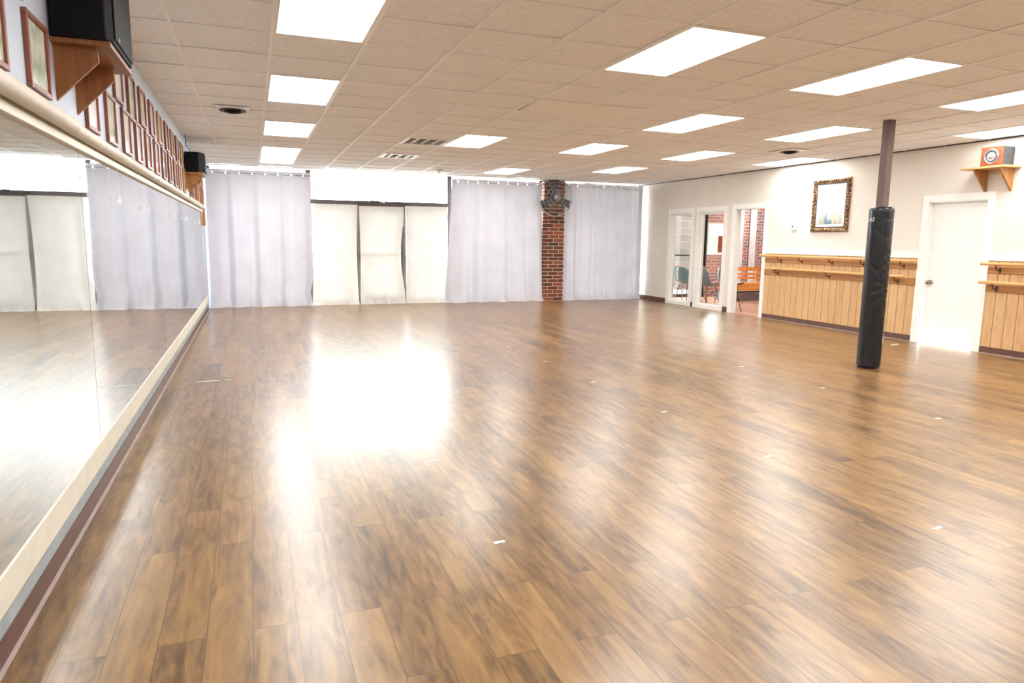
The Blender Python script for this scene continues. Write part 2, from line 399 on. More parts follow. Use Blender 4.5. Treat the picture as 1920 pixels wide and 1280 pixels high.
# cells behind the camera that also hold lamps
back = [(i, r) for i in (1, 5, 8, 11) for r in (-6, -10, )] + [(14, -4), (14, -8)]
for i, r in back: occupied |= {(i, r), (i, r + 1)}
vents = [(4, 7, 'large'), (4, 10, 'small')]
for i, r, _ in vents: occupied.add((i, r))

cm = MB()
for i in range(-1, 16):
    for r in range(-15, 16):
        if (i, r) in occupied: continue
        x0, x1, y0, y1 = max(gx(i), 0), min(gx(i + 1), W), max(gy(r), Y0), min(gy(r + 1), D)
        if x1 - x0 < 0.01 or y1 - y0 < 0.01: continue
        h = [H + 0.002 + random.uniform(0, 0.0022) for _ in range(4)]
        cm.add([(x0, y0, h[0]), (x1, y0, h[1]), (x1, y1, h[2]), (x0, y1, h[3])], [(0, 3, 2, 1)])
cm.box(-0.12, LX, Y0 - 0.1, D + 0.1, H + 0.25, H + 0.35)
struct('ceiling', cm, 'tile')
struct('ceiling_lobby', MB().box(W + 0.12, LX, 8.0, D, H, H + 0.03), 'tile')
tm = MB()
for i in range(0, 16):
    tm.box(gx(i) - 0.012, gx(i) + 0.012, Y0, D, H - 0.005, H + 0.002)
struct('trim_1', tm, 'tee')
tm = MB()
for r in range(-14, 16):
    tm.box(0, W, gy(r) - 0.007, gy(r) + 0.007, H - 0.0035, H + 0.002)
struct('trim_2', tm, 'tile')
tm = MB().box(W - 0.022, W, Y0, D, H - 0.012, H + 0.004)
struct('trim_3', tm, 'dark')

# left wall (mirror side), wall behind the camera
struct('wall_left', MB().box(-0.12, 0, Y0, D, 0, H + 0.25), 'wall_l')
struct('wall_back', MB().box(-0.12, W + 0.12, Y0 - 0.1, Y0, 0, H + 0.25), 'wall_r')

# right wall with its openings: (y0, y1, z0, z1)
holes = [(6.19, 7.01, 0, 1.965), (10.30, 11.13, 0, 2.02), (11.47, 12.27, 0.07, 2.0), (12.55, 13.32, 0.07, 2.0)]
wm = MB(); y = Y0
for (a, b, z0, z1) in holes:
    wm.box(W, W + 0.12, y, a, 0, H + 0.25); wm.box(W, W + 0.12, a, b, z1, H + 0.25)
    if z0: wm.box(W, W + 0.12, a, b, 0, z0)
    y = b
wm.box(W, W + 0.12, y, D, 0, H + 0.25)
struct('wall_right', wm, 'wall_r')

# far wall: brick pier, small corner strips, header
struct('wall_far', MB().box(7.03, 7.53, D - 0.22, D + 0.1, 0, H + 0.25), 'brick')
struct('wall_header', MB().box(-0.12, LX, D - 0.02, D + 0.1, H + 0.13, H + 0.25), 'wall_r')
struct('wall_corner_left', MB().box(-0.12, 0.06, D - 0.04, D + 0.1, 0, H), 'wall_l')
struct('wall_corner_right', MB().box(9.62, W + 0.12, D - 0.02, D + 0.1, 0, H), 'wall_r')

# storefront windows behind the curtains
def window(name, x0, x1, z0, z1, bars=(), t=0.05):
    f = struct(name, MB().frame(1, D - 0.02, D + 0.07, x0, x1, z0, z1, t), 'dark')
    if z0 == 0.0: obj('light_stop_rail', MB().box(x0 + t, x1 - t, D - 0.015, D + 0.065, t, 0.14), 'dark', f)  # rail added behind the curtain to stop light under its hem
    for a, b, c, d in bars: f2 = obj('mullion', MB().box(a, b, D - 0.015, D + 0.065, c, d), 'dark', f)
    obj('window_pane', MB().box(x0 + t, x1 - t, D + 0.02, D + 0.026, z0 + t, z1 - t), 'glass', f)
    return f
window('window_1', 0.06, 1.93, 0.0, H + 0.13)
window('window_2', 4.87, 7.03, 0.0, H + 0.13)
window('window_3', 7.53, 9.62, 0.0, H + 0.13)
tr = window('window_4', 1.93, 4.87, 2.10, H + 0.13, t=0.045)
window('window_5', 1.93, 2.88, 0.0, 2.10, t=0.045)
window('window_6', 3.86, 4.87, 0.0, 2.10, t=0.045)
d1 = struct('door_1', MB().frame(1, D - 0.03, D + 0.05, 2.92, 3.83, 0.02, 2.06, 0.04), 'dark')
obj('door_pane', MB().box(2.96, 3.79, D + 0.01, D + 0.016, 0.06, 2.02), 'glass', d1)
obj('light_stop_rail', MB().box(2.96, 3.79, D - 0.025, D + 0.045, 0.06, 0.20).box(2.92, 3.83, D - 0.02, D + 0.04, 0.0, 0.02), 'dark', d1)  # rail added to block the bright line below the door curtain
obj('push_bar', MB().box(2.96, 3.79, D - 0.07, D - 0.04, 1.04, 1.075), 'dark', d1)
obj('door_jamb', MB().box(2.88, 2.92, D - 0.04, D + 0.06, 0, 2.10).box(3.83, 3.88, D - 0.04, D + 0.06, 0, 2.10).box(2.88, 3.88, D - 0.045, D + 0.06, 2.06, 2.12), 'dark', d1)
dc = thing('door_closer', 'dark door closer arm on the frame above the middle door curtain', 'door closer', (3.2, D - 0.06, 2.10))
obj('closer_body', MB((3.2, D - 0.06, 2.10)).box(3.12, 3.32, D - 0.10, D - 0.046, 2.10, 2.145), 'dark', dc, bevel=0.006)
obj('closer_arm', MB((3.2, D - 0.06, 2.10)).tube([(3.18, D - 0.08, 2.15), (3.26, D - 0.16, 2.155), (3.45, D - 0.09, 2.11)], 0.009), 'metal', dc)

def textmesh(body, size, extrude=0.002, font_space=1.0):
    cu = bpy.data.curves.new('lettering', 'FONT'); cu.body = body; cu.size = size; cu.extrude = extrude
    cu.align_x = 'CENTER'; cu.align_y = 'CENTER'; cu.space_character = font_space
    o = bpy.data.objects.new('lettering', cu); C.objects.link(o)
    dg = bpy.context.evaluated_depsgraph_get(); me = bpy.data.meshes.new_from_object(o.evaluated_get(dg))
    bpy.data.objects.remove(o); bpy.data.curves.remove(cu); return me
# lettering on the transom, reads correctly from outside
me = textmesh('DANCE STUDIO', 0.30, 0.0, 1.03); me.materials.clear(); me.materials.append(MT['lettering'])
xs = [v.co.x for v in me.vertices]; wd = max(xs) - min(xs)
for v in me.vertices:
    x, yy = v.co.x * 1.72 / wd, v.co.y
    v.co = (2.86 - x, D + 0.015, 2.30 + yy)
o = bpy.data.objects.new('lettering', me); C.objects.link(o); o.parent = tr

# outside: a brick wing, a low wall, a shrub and the tan building
struct('wall_outside', MB().box(12.72, 13.5, 17.4, 18.2, -0.03, 3.4), 'brick_out')
b = tag(obj('neighbour_building', MB().box(15.5, 25.0, 26.0, 30.0, -0.03, 4.0).box(15.3, 25.2, 25.7, 30.2, 4.0, 4.25), 'tan'), 'tan building seen outside through the far lobby window', 'building')

# ------------------------------------------------------------------ right wall trim, door, panelling
def casing(name, a, b, z0, z1, t, depth=0.018):
    m = MB()
    m.box(W - depth, W, a - t, a, z0, z1 + t); m.box(W - depth, W, b, b + t, z0, z1 + t); m.box(W - depth, W, a, b, z1, z1 + t)
    if z0 > 0: m.box(W - depth, W, a - t, b + t, 0.0, z0)
    # jamb lining
    m.box(W, W + 0.12, a, a + 0.015, z0, z1); m.box(W, W + 0.12, b - 0.015, b, z0, z1); m.box(W, W + 0.12, a, b, z1 - 0.015, z1)
    return struct(name, m, 'white')
casing('trim_4', 6.19, 7.01, 0, 1.965, 0.095)
casing('trim_5', 10.30, 11.13, 0, 2.02, 0.09)
def sidewin(name, trimname, a, b):
    casing(trimname, a, b, 0.07, 2.0, 0.1)
    f = struct(name, MB().frame(0, W + 0.04, W + 0.07, a + 0.015, b - 0.015, 0.07, 1.985, 0.035), 'white')
    obj('window_pane', MB().box(W + 0.052, W + 0.058, a + 0.05, b - 0.05, 0.105, 1.95), 'glass', f)
sidewin('window_7', 'trim_6', 11.47, 12.27)
sidewin('window_8', 'trim_7', 12.55, 13.32)
d2 = struct('door_2', MB().box(W + 0.055, W + 0.095, 6.205, 6.995, 0.008, 1.95), 'door', bevel=0.003)
kx = W + 0.055
k = obj('door_knob', MB().lathe([(0.033, 0), (0.033, 0.008), (0.012, 0.012), (0.012, 0.035), (0.026, 0.045), (0.03, 0.06), (0.024, 0.075), (0.0, 0.08)], (kx, 6.925, 0.86), (-1, 0, 0), 24), 'knob', d2)
obj('hinge', MB().tube([(kx - 0.006, 6.215, 1.70), (kx - 0.006, 6.215, 1.79)], 0.006).tube([(kx - 0.006, 6.215, 0.25), (kx - 0.006, 6.215, 0.34)], 0.006), 'metal', d2)

def wainscot(idx, a, b):
    struct('trim_%d' % idx, MB().box(W - 0.006, W, a, b, 0.085, 1.19), 'panel')
    struct('trim_%d' % (idx + 1), MB().box(W - 0.02, W, a, b, 1.19, 1.28), 'white', bevel=0.003)
wainscot(8, 7.106, 10.21)
wainscot(10, 2.0, 6.094)
bm_ = MB().box(W - 0.014, W, 7.106, 10.21, 0, 0.085).box(W - 0.014, W, 2.0, 6.094, 0, 0.085)
bm_.box(W - 0.014, W, 11.22, 11.37, 0, 0.1).box(W - 0.014, W, 12.37, 12.45, 0, 0.1).box(W - 0.014, W, 13.42, D - 0.03, 0, 0.1)
struct('baseboard_right', bm_, 'base')
struct('baseboard_right_shoe', MB().box(W - 0.022, W - 0.014, 7.106, 10.21, 0, 0.008).box(W - 0.022, W - 0.014, 2.0, 6.094, 0, 0.008), 'shoe')
struct('baseboard_lobby', MB().box(W + 0.3, LX, D - 0.015, D, 0, 0.08), 'dark')

# ------------------------------------------------------------------ barres on the right wall
def barre(label, z, a, b, bz0, bz1, ba, bb, brs, ends=(1, 1)):
    loc = (W - 0.006, (a + b) / 2, bz0)
    t = thing('ballet_barre', label, 'ballet barre', loc, group='wooden barres along the panelled wall')
    obj('backing_board', MB(loc).box(W - 0.028, W - 0.0065, ba, bb, bz0, bz1), 'board', t, bevel=0.003)
    xr = W - 0.115
    obj('rail', MB(loc).tube([(xr, a, z), (xr, b, z)], 0.021, 16), 'barre', t)
    for yb in brs:
        pts = [(W - 0.03, yb, z - 0.075), (W - 0.05, yb, z - 0.082), (W - 0.085, yb, z - 0.075), (W - 0.108, yb, z - 0.05), (xr, yb, z - 0.022)]
        obj('bracket', MB(loc).tube(pts, 0.008, 8).box(W - 0.033, W - 0.028, yb - 0.014, yb + 0.014, z - 0.115, z - 0.045).box(xr - 0.016, xr + 0.016, yb - 0.012, yb + 0.012, z - 0.028, z - 0.02), 'bronze', t)
    return t
barre('upper long wooden barre on the panelling between the doorway and the white door', 1.15, 7.06, 10.24, 1.035, 1.115, 7.115, 10.20, (7.30, 8.0, 8.62, 9.28, 9.78))
barre('lower long wooden barre on the panelling between the doorway and the white door', 0.925, 7.24, 9.97, 0.81, 0.905, 7.115, 10.20, (7.38, 8.66, 9.84))
barre('upper short wooden barre at the right frame edge beyond the white door', 1.15, 2.2, 6.12, 1.035, 1.115, 2.2, 6.085, (2.5, 3.6, 4.8, 5.93))
barre('lower short wooden barre at the right frame edge beyond the white door', 0.915, 2.2, 6.12, 0.80, 0.90, 2.2, 6.085, (2.5, 3.6, 4.8, 5.95))

# ------------------------------------------------------------------ things on the right wall
loc = (W, 9.545, 1.60)
t = thing('thermostat', 'small white thermostat left of the framed painting on the right wall', 'thermostat', loc)
obj('body', MB(loc).box(W - 0.028, W, 9.49, 9.60, 1.605, 1.70), 'white', t, bevel=0.006)
obj('display', MB(loc).box(W - 0.030, W - 0.0275, 9.545, 9.585, 1.655, 1.685), 'lcd', t)
loc = (W, 8.72, 1.30)
t = thing('outlet_plate', 'ivory outlet plate below the painting, just above the white rail', 'outlet', loc)
obj('plate', MB(loc).box(W - 0.006, W, 8.68, 8.755, 1.315, 1.43), 'ivory', t, bevel=0.002)
for z_ in (1.325, 1.385): obj('socket', MB(loc).box(W - 0.009, W - 0.005, 8.70, 8.735, z_, z_ + 0.035), 'white', t)
loc = (W, 14.30, 0.22)
t = thing('outlet_plate', 'small wall plate low on the right wall between curtain and windows', 'outlet', loc)
obj('plate', MB(loc).box(W - 0.006, W, 14.27, 14.345, 0.22, 0.33), 'ivory', t, bevel=0.002)
for z_ in (0.235, 0.285): obj('socket', MB(loc).box(W - 0.009, W - 0.005, 14.29, 14.325, z_, z_ + 0.03), 'white', t)

loc = (W, 8.77, 1.56)
t = thing('framed_painting', 'pastel watercolour painting in a carved brown and gilt frame on the right wall', 'painting', loc)
a, b_, z0, z1 = 8.385, 9.155, 1.565, 2.425
fm = MB(loc)
prof = [(0.0, 0.0), (0.012, 0.034), (0.03, 0.042), (0.05, 0.036), (0.062, 0.018), (0.072, 0.014), (0.072, 0.0)]   # (inwards, height off wall)
def ringprof(m, prof, a, b, z0, z1):
    vs = []; n = len(prof)
    for (ya, za, sy, sz) in ((a, z0, 1, 1), (b, z0, -1, 1), (b, z1, -1, -1), (a, z1, 1, -1)):
        for (q, h) in prof: vs.append((W - h, ya + sy * q, za + sz * q))
    fs = [(i * n + k, i * n + (k + 1) % n, ((i + 1) % 4) * n + (k + 1) % n, ((i + 1) % 4) * n + k) for i in range(4) for k in range(n)]
    m.add(vs, fs)
ringprof(fm, prof, a, b_, z0, z1)
# carved beads along the top of the moulding
def bead(m, c, r):
    m.lathe([(0.0, -r), (r * 0.7, -r * 0.7), (r, 0), (r * 0.7, r * 0.7), (0.0, r)], c, (1, 0, 0), 8)
for s_ in range(18):
    yy = a + 0.03 + (b_ - a - 0.06) * s_ / 17
    bead(fm, (W - 0.040, yy, z0 + 0.03), 0.014); bead(fm, (W - 0.040, yy, z1 - 0.03), 0.014)
for s_ in range(1, 20):
    zz = z0 + 0.03 + (z1 - z0 - 0.06) * s_ / 20
    bead(fm, (W - 0.040, a + 0.03, zz), 0.014); bead(fm, (W - 0.040, b_ - 0.03, zz), 0.014)
obj('frame', fm, 'gilt', t)
obj('inner_frame', MB(loc).frame(0, W - 0.014, W - 0.004, a + 0.07, b_ - 0.07, z0 + 0.07, z1 - 0.07, 0.022), 'dark', t)
obj('mat_board', MB(loc).frame(0, W - 0.010, W - 0.004, a + 0.092, b_ - 0.092, z0 + 0.092, z1 - 0.092, 0.035), 'panelwhite', t)
obj('picture', MB(loc).box(W - 0.008, W - 0.003, a + 0.12, b_ - 0.12, z0 + 0.12, z1 - 0.12), 'painting', t)

# wall shelf with the wooden loudspeaker
loc = (W, 6.11, 2.05)
t = thing('wall_shelf', 'pale wooden bracket shelf on the right wall above the white door', 'shelf', loc)
obj('shelf_board', MB(loc).box(W - 0.30, W, 5.83, 6.41, 2.33, 2.353), 'barre', t, bevel=0.003)
for yb in (5.93, 6.25):
    obj('bracket', MB(loc).prism([(W - 0.24, 2.33), (W, 2.33), (W, 2.055), (W - 0.012, 2.055), (W - 0.24, 2.305)], 1, yb - 0.012, yb + 0.012), 'shelf', t)
loc = (W - 0.14, 6.04, 2.353)
t = thing('bookshelf_speaker', 'red wood-veneer loudspeaker with grey cone on the right wall shelf', 'loudspeaker', loc)
obj('cabinet', MB(loc).box(W - 0.235, W - 0.03, 5.915, 6.18, 2.353, 2.585), 'charcoal', t, bevel=0.004)
obj('front_panel', MB(loc).box(W - 0.248, W - 0.235, 5.912, 6.183, 2.353, 2.588), 'redwood', t, bevel=0.003)
cc = (W - 0.248, 6.05, 2.47)
obj('woofer_rim', MB(loc).lathe([(0.068, 0), (0.092, 0), (0.092, 0.006), (0.082, 0.011), (0.07, 0.008), (0.068, 0.0)], cc, (-1, 0, 0), 40), 'metal', t)
obj('woofer_surround', MB(loc).lathe([(0.07, 0.002), (0.064, 0.010), (0.056, 0.002)], cc, (-1, 0, 0), 40), 'rubber', t)
obj('woofer_cone', MB(loc).lathe([(0.057, 0.004), (0.03, 0.001), (0.02, 0.0005)], cc, (-1, 0, 0), 40), 'cone', t)
obj('dust_cap', MB(loc).lathe([(0.024, 0.0), (0.02, 0.010), (0.01, 0.015), (0.0, 0.016)], cc, (-1, 0, 0), 24), 'dustcap', t)

# ------------------------------------------------------------------ padded post
px, py = 7.368, 5.772
t = thing('steel_post', 'brown square steel ceiling post rising out of the black padding', 'post', (px, py, 0))
obj('shaft', MB((px, py, 0)).box(px - 0.045, px + 0.045, py - 0.045, py + 0.045, 0, H + 0.002), 'pole', t, bevel=0.004)
cx, cy, R0 = 7.28, 5.69, 0.125
pm = MB((cx, cy, 0)); seg, rows = 72, 110
va = []
rp = random.Random(3)
creases = [(rp.uniform(0.2, 1.7), rp.uniform(-0.9, 0.9), rp.uniform(-2.8, -0.9), rp.uniform(0.003, 0.006)) for _ in range(20)]
creases += [(0.95, 0.5, -1.2, 0.007), (0.9, -0.1, -1.1, 0.007), (0.84, -0.3, -1.1, 0.006), (1.02, 0.8, -1.3, 0.006), (1.45, 0.5, -1.2, 0.005), (1.3, 0.7, -1.5, 0.006), (1.7, 0.5, -0.9, 0.005), (1.66, 0.1, -0.9, 0.005), (0.78, -0.1, -1.1, 0.006), (0.87, 0.3, -2.4, 0.006)]
qa, qb = math.radians(44 + 40), math.radians(44 + 320)     # padding is open at the back, around the post
for j in range(rows + 1):
    z = 0.012 + 1.768 * j / rows
    for i in range(seg + 1):
        q = qa + (qb - qa) * i / seg; r = R0
        e = min(j, rows - j); r -= 0.012 * max(0, 1 - e / 2.5) ** 2
        for (zc, sl, qc, am) in creases:
            dq = (q - (qc % (2 * PI)) + PI) % (2 * PI) - PI
            if abs(dq) < 0.8:
                dz = z - (zc + sl * dq * 0.16)
                r -= am * math.exp(-(dz / 0.010) ** 2) * (1 - (dq / 0.8) ** 2)
        va.append((cx + r * math.cos(q), cy + r * math.sin(q), z))
s1 = seg + 1
fs = [(j * s1 + i, j * s1 + i + 1, (j + 1) * s1 + i + 1, (j + 1) * s1 + i) for j in range(rows) for i in range(seg)]
nb = len(va)
for z in (0.012, 1.78):
    for i in range(s1):
        q = qa + (qb - qa) * i / seg; va.append((cx + 0.088 * math.cos(q), cy + 0.088 * math.sin(q), z))
fs += [(nb + i + 1, nb + i, nb + s1 + i, nb + s1 + i + 1) for i in range(seg)]
fs += [(rows * s1 + i, rows * s1 + i + 1, nb + s1 + i + 1, nb + s1 + i) for i in range(seg)] + [(i + 1, i, nb + i, nb + i + 1) for i in range(seg)]
fs += [tuple(j * s1 for j in range(rows + 1)) + (nb + s1, nb), tuple(j * s1 + seg for j in range(rows, -1, -1)) + (nb + seg, nb + s1 + seg)]
pm.add(va, fs, True)
for q in (-1.9, 2.6, 0.35 + PI): pm.box(cx + 0.10 * math.cos(q) - 0.01, cx + 0.10 * math.cos(q) + 0.01, cy + 0.10 * math.sin(q) - 0.01, cy + 0.10 * math.sin(q) + 0.01, 0.0, 0.013)
t = thing('post_padding', 'tall black vinyl safety padding wrapped around the steel post', 'padding', (cx, cy, 0))
obj('cover', pm, 'pad', t)
me = textmesh('ILAS', 0.062, 0.0, 1.0); me.materials.clear(); me.materials.append(MT['logo'])
qc = math.radians(180 - 14)   # faces the left of the camera's view
for v in me.vertices:
    x, z = v.co.x + 0.25 * v.co.y, v.co.y
    q = qc + x / R0 * 1.0
    v.co = ((R0 + 0.002) * math.cos(q), (R0 + 0.002) * math.sin(q), 1.645 + z)
o = bpy.data.objects.new('lettering', me); C.objects.link(o); o.parent = t
o['label'] = 'slanted white letters near the top of the padding'

# ------------------------------------------------------------------ mirror wall
seams = [-2.03, 1.03, 4.10, 7.17, 10.24, 13.33]
mlab = ['mirror panel closest to the camera at the left frame edge', 'second mirror panel, between the first seam and the middle seam',
        'long middle mirror panel reflecting the door curtains', 'last mirror panel before the curtained corner']
for k in range(1, 5):
    y0, y1 = seams[k], seams[k + 1]
    t = tag(obj('wall_mirror', MB().box(0.002, 0.008, y0 + 0.003, y1 - 0.003, 0.283, 1.80), 'mirror'), mlab[k - 1], 'mirror', 'mirror panels along the left wall')
tag(obj('wall_mirror', MB().box(0.002, 0.008, seams[0], seams[1] - 0.0015, 0.283, 1.80), 'mirror'), 'mirror panel behind the camera position on the left wall', 'mirror', 'mirror panels along the left wall')
struct('trim_15', MB().box(0, 0.0016, seams[0], seams[-1], 0.283, 1.80), 'dark')
struct('trim_12', MB().box(0, 0.013, Y0, 13.9, 0.158, 0.283), 'cream', bevel=0.004)
struct('trim_13', MB().box(0, 0.004, Y0, 13.9, 0.085, 0.158), 'grey_strip')
struct('baseboard_left', MB().box(0, 0.010, Y0, 13.9, 0.0, 0.088), 'base')
struct('baseboard_left_shoe', MB().box(0.010, 0.022, Y0, 13.9, 0.0, 0.009), 'shoe')
struct('trim_14', MB().box(0, 0.03, Y0, 13.5, 1.795, 1.832).box(0, 0.014, Y0, 13.5, 1.832, 1.865), 'cream', bevel=0.003)
loc = (0.045, 3.9, 1.88)
t = thing('wall_pipe', 'cream painted pipe running along the wall above the mirrors', 'pipe', loc)
obj('pipe_run', MB(loc).tube([(0.04, 3.7, 1.875), (0.04, 13.5, 1.875)], 0.033, 20), 'pipe', t)
obj('pipe_sleeve', MB(loc).tube([(0.048, Y0, 1.878), (0.048, 3.80, 1.878), (0.046, 3.835, 1.878)], [0.037, 0.037, 0.034], 20), 'pipe', t)
for yb in (6.9, 10.1):
    obj('pipe_coupling', MB(loc).tube([(0.04, yb, 1.875), (0.04, yb + 0.05, 1.875)], 0.0355, 20), 'pipe', t)
# little white hooks hanging in front of the mirror
hk = [(5.02, 'nearest of the small white hooks hanging before the mirror'), (6.28, 'second nearest small white hook hanging before the mirror'),
      (8.40, 'middle one of the small white hooks hanging before the mirror'), (9.85, 'second farthest small white hook hanging before the mirror'),
      (12.18, 'farthest small white hook hanging before the mirror')]
proto = None
for y_, lb in hk:
    if proto is None:
        proto = thing('hanging_hook', lb, 'hook', (0.036, y_, 1.59), group='white hooks in front of the mirrors')
        obj('hook', MB().tube([(0, 0, 0.03), (0, 0, 0.012), (0, 0.008, 0), (0, 0.012, 0.01)], 0.006, 8).box(-0.008, 0.008, -0.012, 0.012, -0.012, 0.012), 'white', proto)
        obj('cord', MB().tube([(0, 0, 0.03), (-0.004, 0, 0.206)], 0.0012, 6), 'plate', proto)
    else:
        dup(proto, (0.036, y_, 1.59), 0, lb)
# orange-brown wooden block by the curtain
tag(obj('wooden_block', MB().box(0, 0.045, 13.62, 13.80, 1.565, 1.86).box(0, 0.03, 13.84, 14.0, 1.60, 1.87), 'shelf', bevel=0.003),
    'narrow orange wooden block on the left wall just beyond the last mirror', 'wood block')

# ------------------------------------------------------------------ framed certificates
def frame_thing(y0, z0, wy, hz, mat, cert, label, t_=0.022):
    loc = (0.0, y0 + wy / 2, z0)
    o = thing('picture_frame', label, 'picture frame', loc, group='framed certificates above the mirrors')
    obj('frame', MB(loc).frame(0, 0.0, 0.02, y0, y0 + wy, z0, z0 + hz, t_), mat, o, bevel=0.003)
    obj('certificate', MB(loc).box(0.004, 0.009, y0 + t_ * 0.9, y0 + wy - t_ * 0.9, z0 + t_ * 0.9, z0 + hz - t_ * 0.9), CERT[cert], o)
ords = ['first', 'second', 'third', 'fourth', 'fifth', 'sixth', 'seventh', 'eighth', 'ninth', 'tenth', 'eleventh', 'twelfth']
frame_thing(2.76, 1.955, 0.30, 0.30, 'frame', 1, 'thin brown frame cut off by the left edge of the photo')
frame_thing(3.01, 2.272, 0.30, 0.29, 'frame', 1, 'brown frame at the top left corner, only its lower edge in view')
frame_thing(3.33, 1.957, 0.305, 0.30, 'frame', 1, 'large nearest brown framed certificate left of the black speaker shelf')
lows = [4.36, 4.93, 5.51, 6.08, 6.63, 7.19, 7.77, 8.32, 8.90, 9.45, 10.05]
ups = [5.27, 5.83, 6.40, 6.98, 7.57, 8.16, 8.72, 9.27, 9.86]
kinds = [0, 2, 0, 0, 0, 2, 0, 2, 0, 2, 0]
for i, yy in enumerate(lows):
    wood = 'frame2' if i in (9, 10) else 'frame'
    frame_thing(yy, 1.945, 0.31 if i < 3 else 0.285, 0.305, wood, [0, 1, 0, 0, 2, 0, 0, 2, 0, 2, 2][i],
                '%s framed certificate of the lower row counting away from the near speaker shelf' % ords[i])
for i, yy in enumerate(ups):
    z0 = 2.265 if i != 1 else 2.225
    frame_thing(yy, z0, 0.33 if i < 3 else 0.29, 2.56 - z0, 'frame2' if i in (4, 6, 8) else 'frame', [0, 1, 2, 0, 2, 0, 2, 0, 2][i],
                '%s framed certificate of the upper row counting away from the near speaker shelf' % ords[i])
for i, yy in enumerate([11.10, 11.65, 12.2, 12.75, 13.3, 13.85]):
    frame_thing(yy, 1.945, 0.27, 0.30, 'frame2' if i % 2 else 'frame', [2, 0, 2, 0, 2, 2][i],
                '%s framed certificate of the lower row counting on from the far speaker shelf' % ords[i])
for i, yy in enumerate([12.15, 12.7, 13.25, 13.8]):
    frame_thing(yy, 2.265, 0.27, 0.29, 'frame2', [2, 0, 2, 2][i],
                '%s framed certificate of the upper row beyond the far black speaker' % ords[i])

# ------------------------------------------------------------------ left wall shelves and black speakers
def left_shelf(y0, y1, brs, label, mat, zt=2.255, dep=0.24, bd=0.175, tip=1.985):
    loc = (0, (y0 + y1) / 2, tip)
    t = thing('wall_shelf', label, 'shelf', loc)
    obj('shelf_board', MB(loc).box(0, dep, y0, y1, zt - 0.022, zt), mat, t, bevel=0.003)
    for yb in brs:
        obj('bracket', MB(loc).prism([(0, zt - 0.022), (bd, zt - 0.022), (bd + 0.005, zt - 0.085), (0.0, tip)], 1, yb - 0.011, yb + 0.011), mat, t)
left_shelf(3.74, 4.36, (3.80, 4.20), 'brown wooden bracket shelf at top left holding the near black speaker', 'shelfdark')
left_shelf(10.38, 11.02, (10.44, 10.9), 'orange wooden bracket shelf near the far end of the left wall', 'shelf', zt=2.232)
def pa_speaker(y0, y1, zb, h, label, d1=0.225, d2=0.25, ch=0.05):
    loc = (0.12, (y0 + y1) / 2, zb)
    t = thing('black_speaker', label, 'loudspeaker', loc)
    # plan outline: chamfered towards the room
    pts = [(0.012, y0), (d1, y0), (d2, y0 + ch), (d2, y1 - ch), (d1, y1), (0.012, y1)]
    obj('cabinet', MB(loc).prism(pts, 2, zb, zb + h), 'black', t, bevel=0.006)
    obj('grille', MB(loc).box(d2, d2 + 0.008, y0 + ch + 0.01, y1 - ch - 0.01, zb + 0.02, zb + h - 0.02), 'grille', t, bevel=0.003)
    obj('badge', MB(loc).box(d2 + 0.008, d2 + 0.011, y0 + 0.13, y0 + 0.16, zb + 0.03, zb + 0.045), 'metal', t)
    return t
pa_speaker(3.72, 4.34, 2.255, 0.40, 'big near black loudspeaker at the top left corner of the photo')
pa_speaker(10.4, 11.0, 2.232, 0.27, 'smaller far black loudspeaker on the shelf near the left curtain', 0.18, 0.25, 0.14)
tag(obj('speaker_cable', MB().tube([(0.10, 10.7, 2.506), (0.06, 10.62, 2.55), (0.03, 10.5, 2.60), (0.05, 10.3, 2.66), (0.03, 10.35, 2.71)], 0.004, 6), 'black'),
    'thin dark cable looping from the far black speaker to the ceiling', 'cable')

# ------------------------------------------------------------------ ceiling fixtures
def lamp_parts(t, loc):
    x0, x1, y0, y1 = -T / 2 + 0.012, T / 2 - 0.012, -T + 0.008, T - 0.008
    obj('housing', MB().box(x0, x1, y0, y1, 0.012, 0.09), 'plate', t)
    obj('frame', MB().frame(2, -0.006, 0.01, x0, x1, y0, y1, 0.016), 'plate', t)
    obj('diffuser', MB().box(x0 + 0.014, x1 - 0.014, y0 + 0.014, y1 - 0.014, 0.0, 0.010), 'lamp', t)
proto = None
for i, r, lb in lamps + [(a, b, 'ceiling lamp of the rows behind the camera') for a, b in back]:
    p = (gx(i) + T / 2, gy(r) + T, H)
    if proto is None:
        proto = thing('ceiling_light', lb, 'ceiling light', p, group='recessed fluorescent ceiling lamps'); lamp_parts(proto, p)
    else: dup(proto, p, 0, lb)
# return grilles: dark openings with white bars
for i, r, kd in vents:
    x0, x1, y0, y1 = gx(i) + 0.012, gx(i + 1) - 0.012, gy(r) + 0.01, gy(r + 1) - 0.01
    loc = ((x0 + x1) / 2, (y0 + y1) / 2, H)
    t = thing('air_grille', 'large brown slotted air grille in the ceiling beside a lamp' if kd == 'large' else 'smaller four slot air grille in the ceiling nearer the bright window', 'vent', loc, group='slotted ceiling grilles')
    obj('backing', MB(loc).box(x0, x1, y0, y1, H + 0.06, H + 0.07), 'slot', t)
    ft = 0.03 if kd == 'large' else 0.075
    obj('grille_frame', MB(loc).frame(2, H - 0.006, H + 0.062, x0, x1, y0, y1, ft), 'plate', t)
    for k in range(1, 4):
        xx = x0 + (x1 - x0) * k / 4; hw = 0.010 if kd == 'large' else 0.026
        obj('slat', MB(loc).box(xx - hw, xx + hw, y0 + ft, y1 - ft, H - 0.004, H + 0.012), 'plate', t)
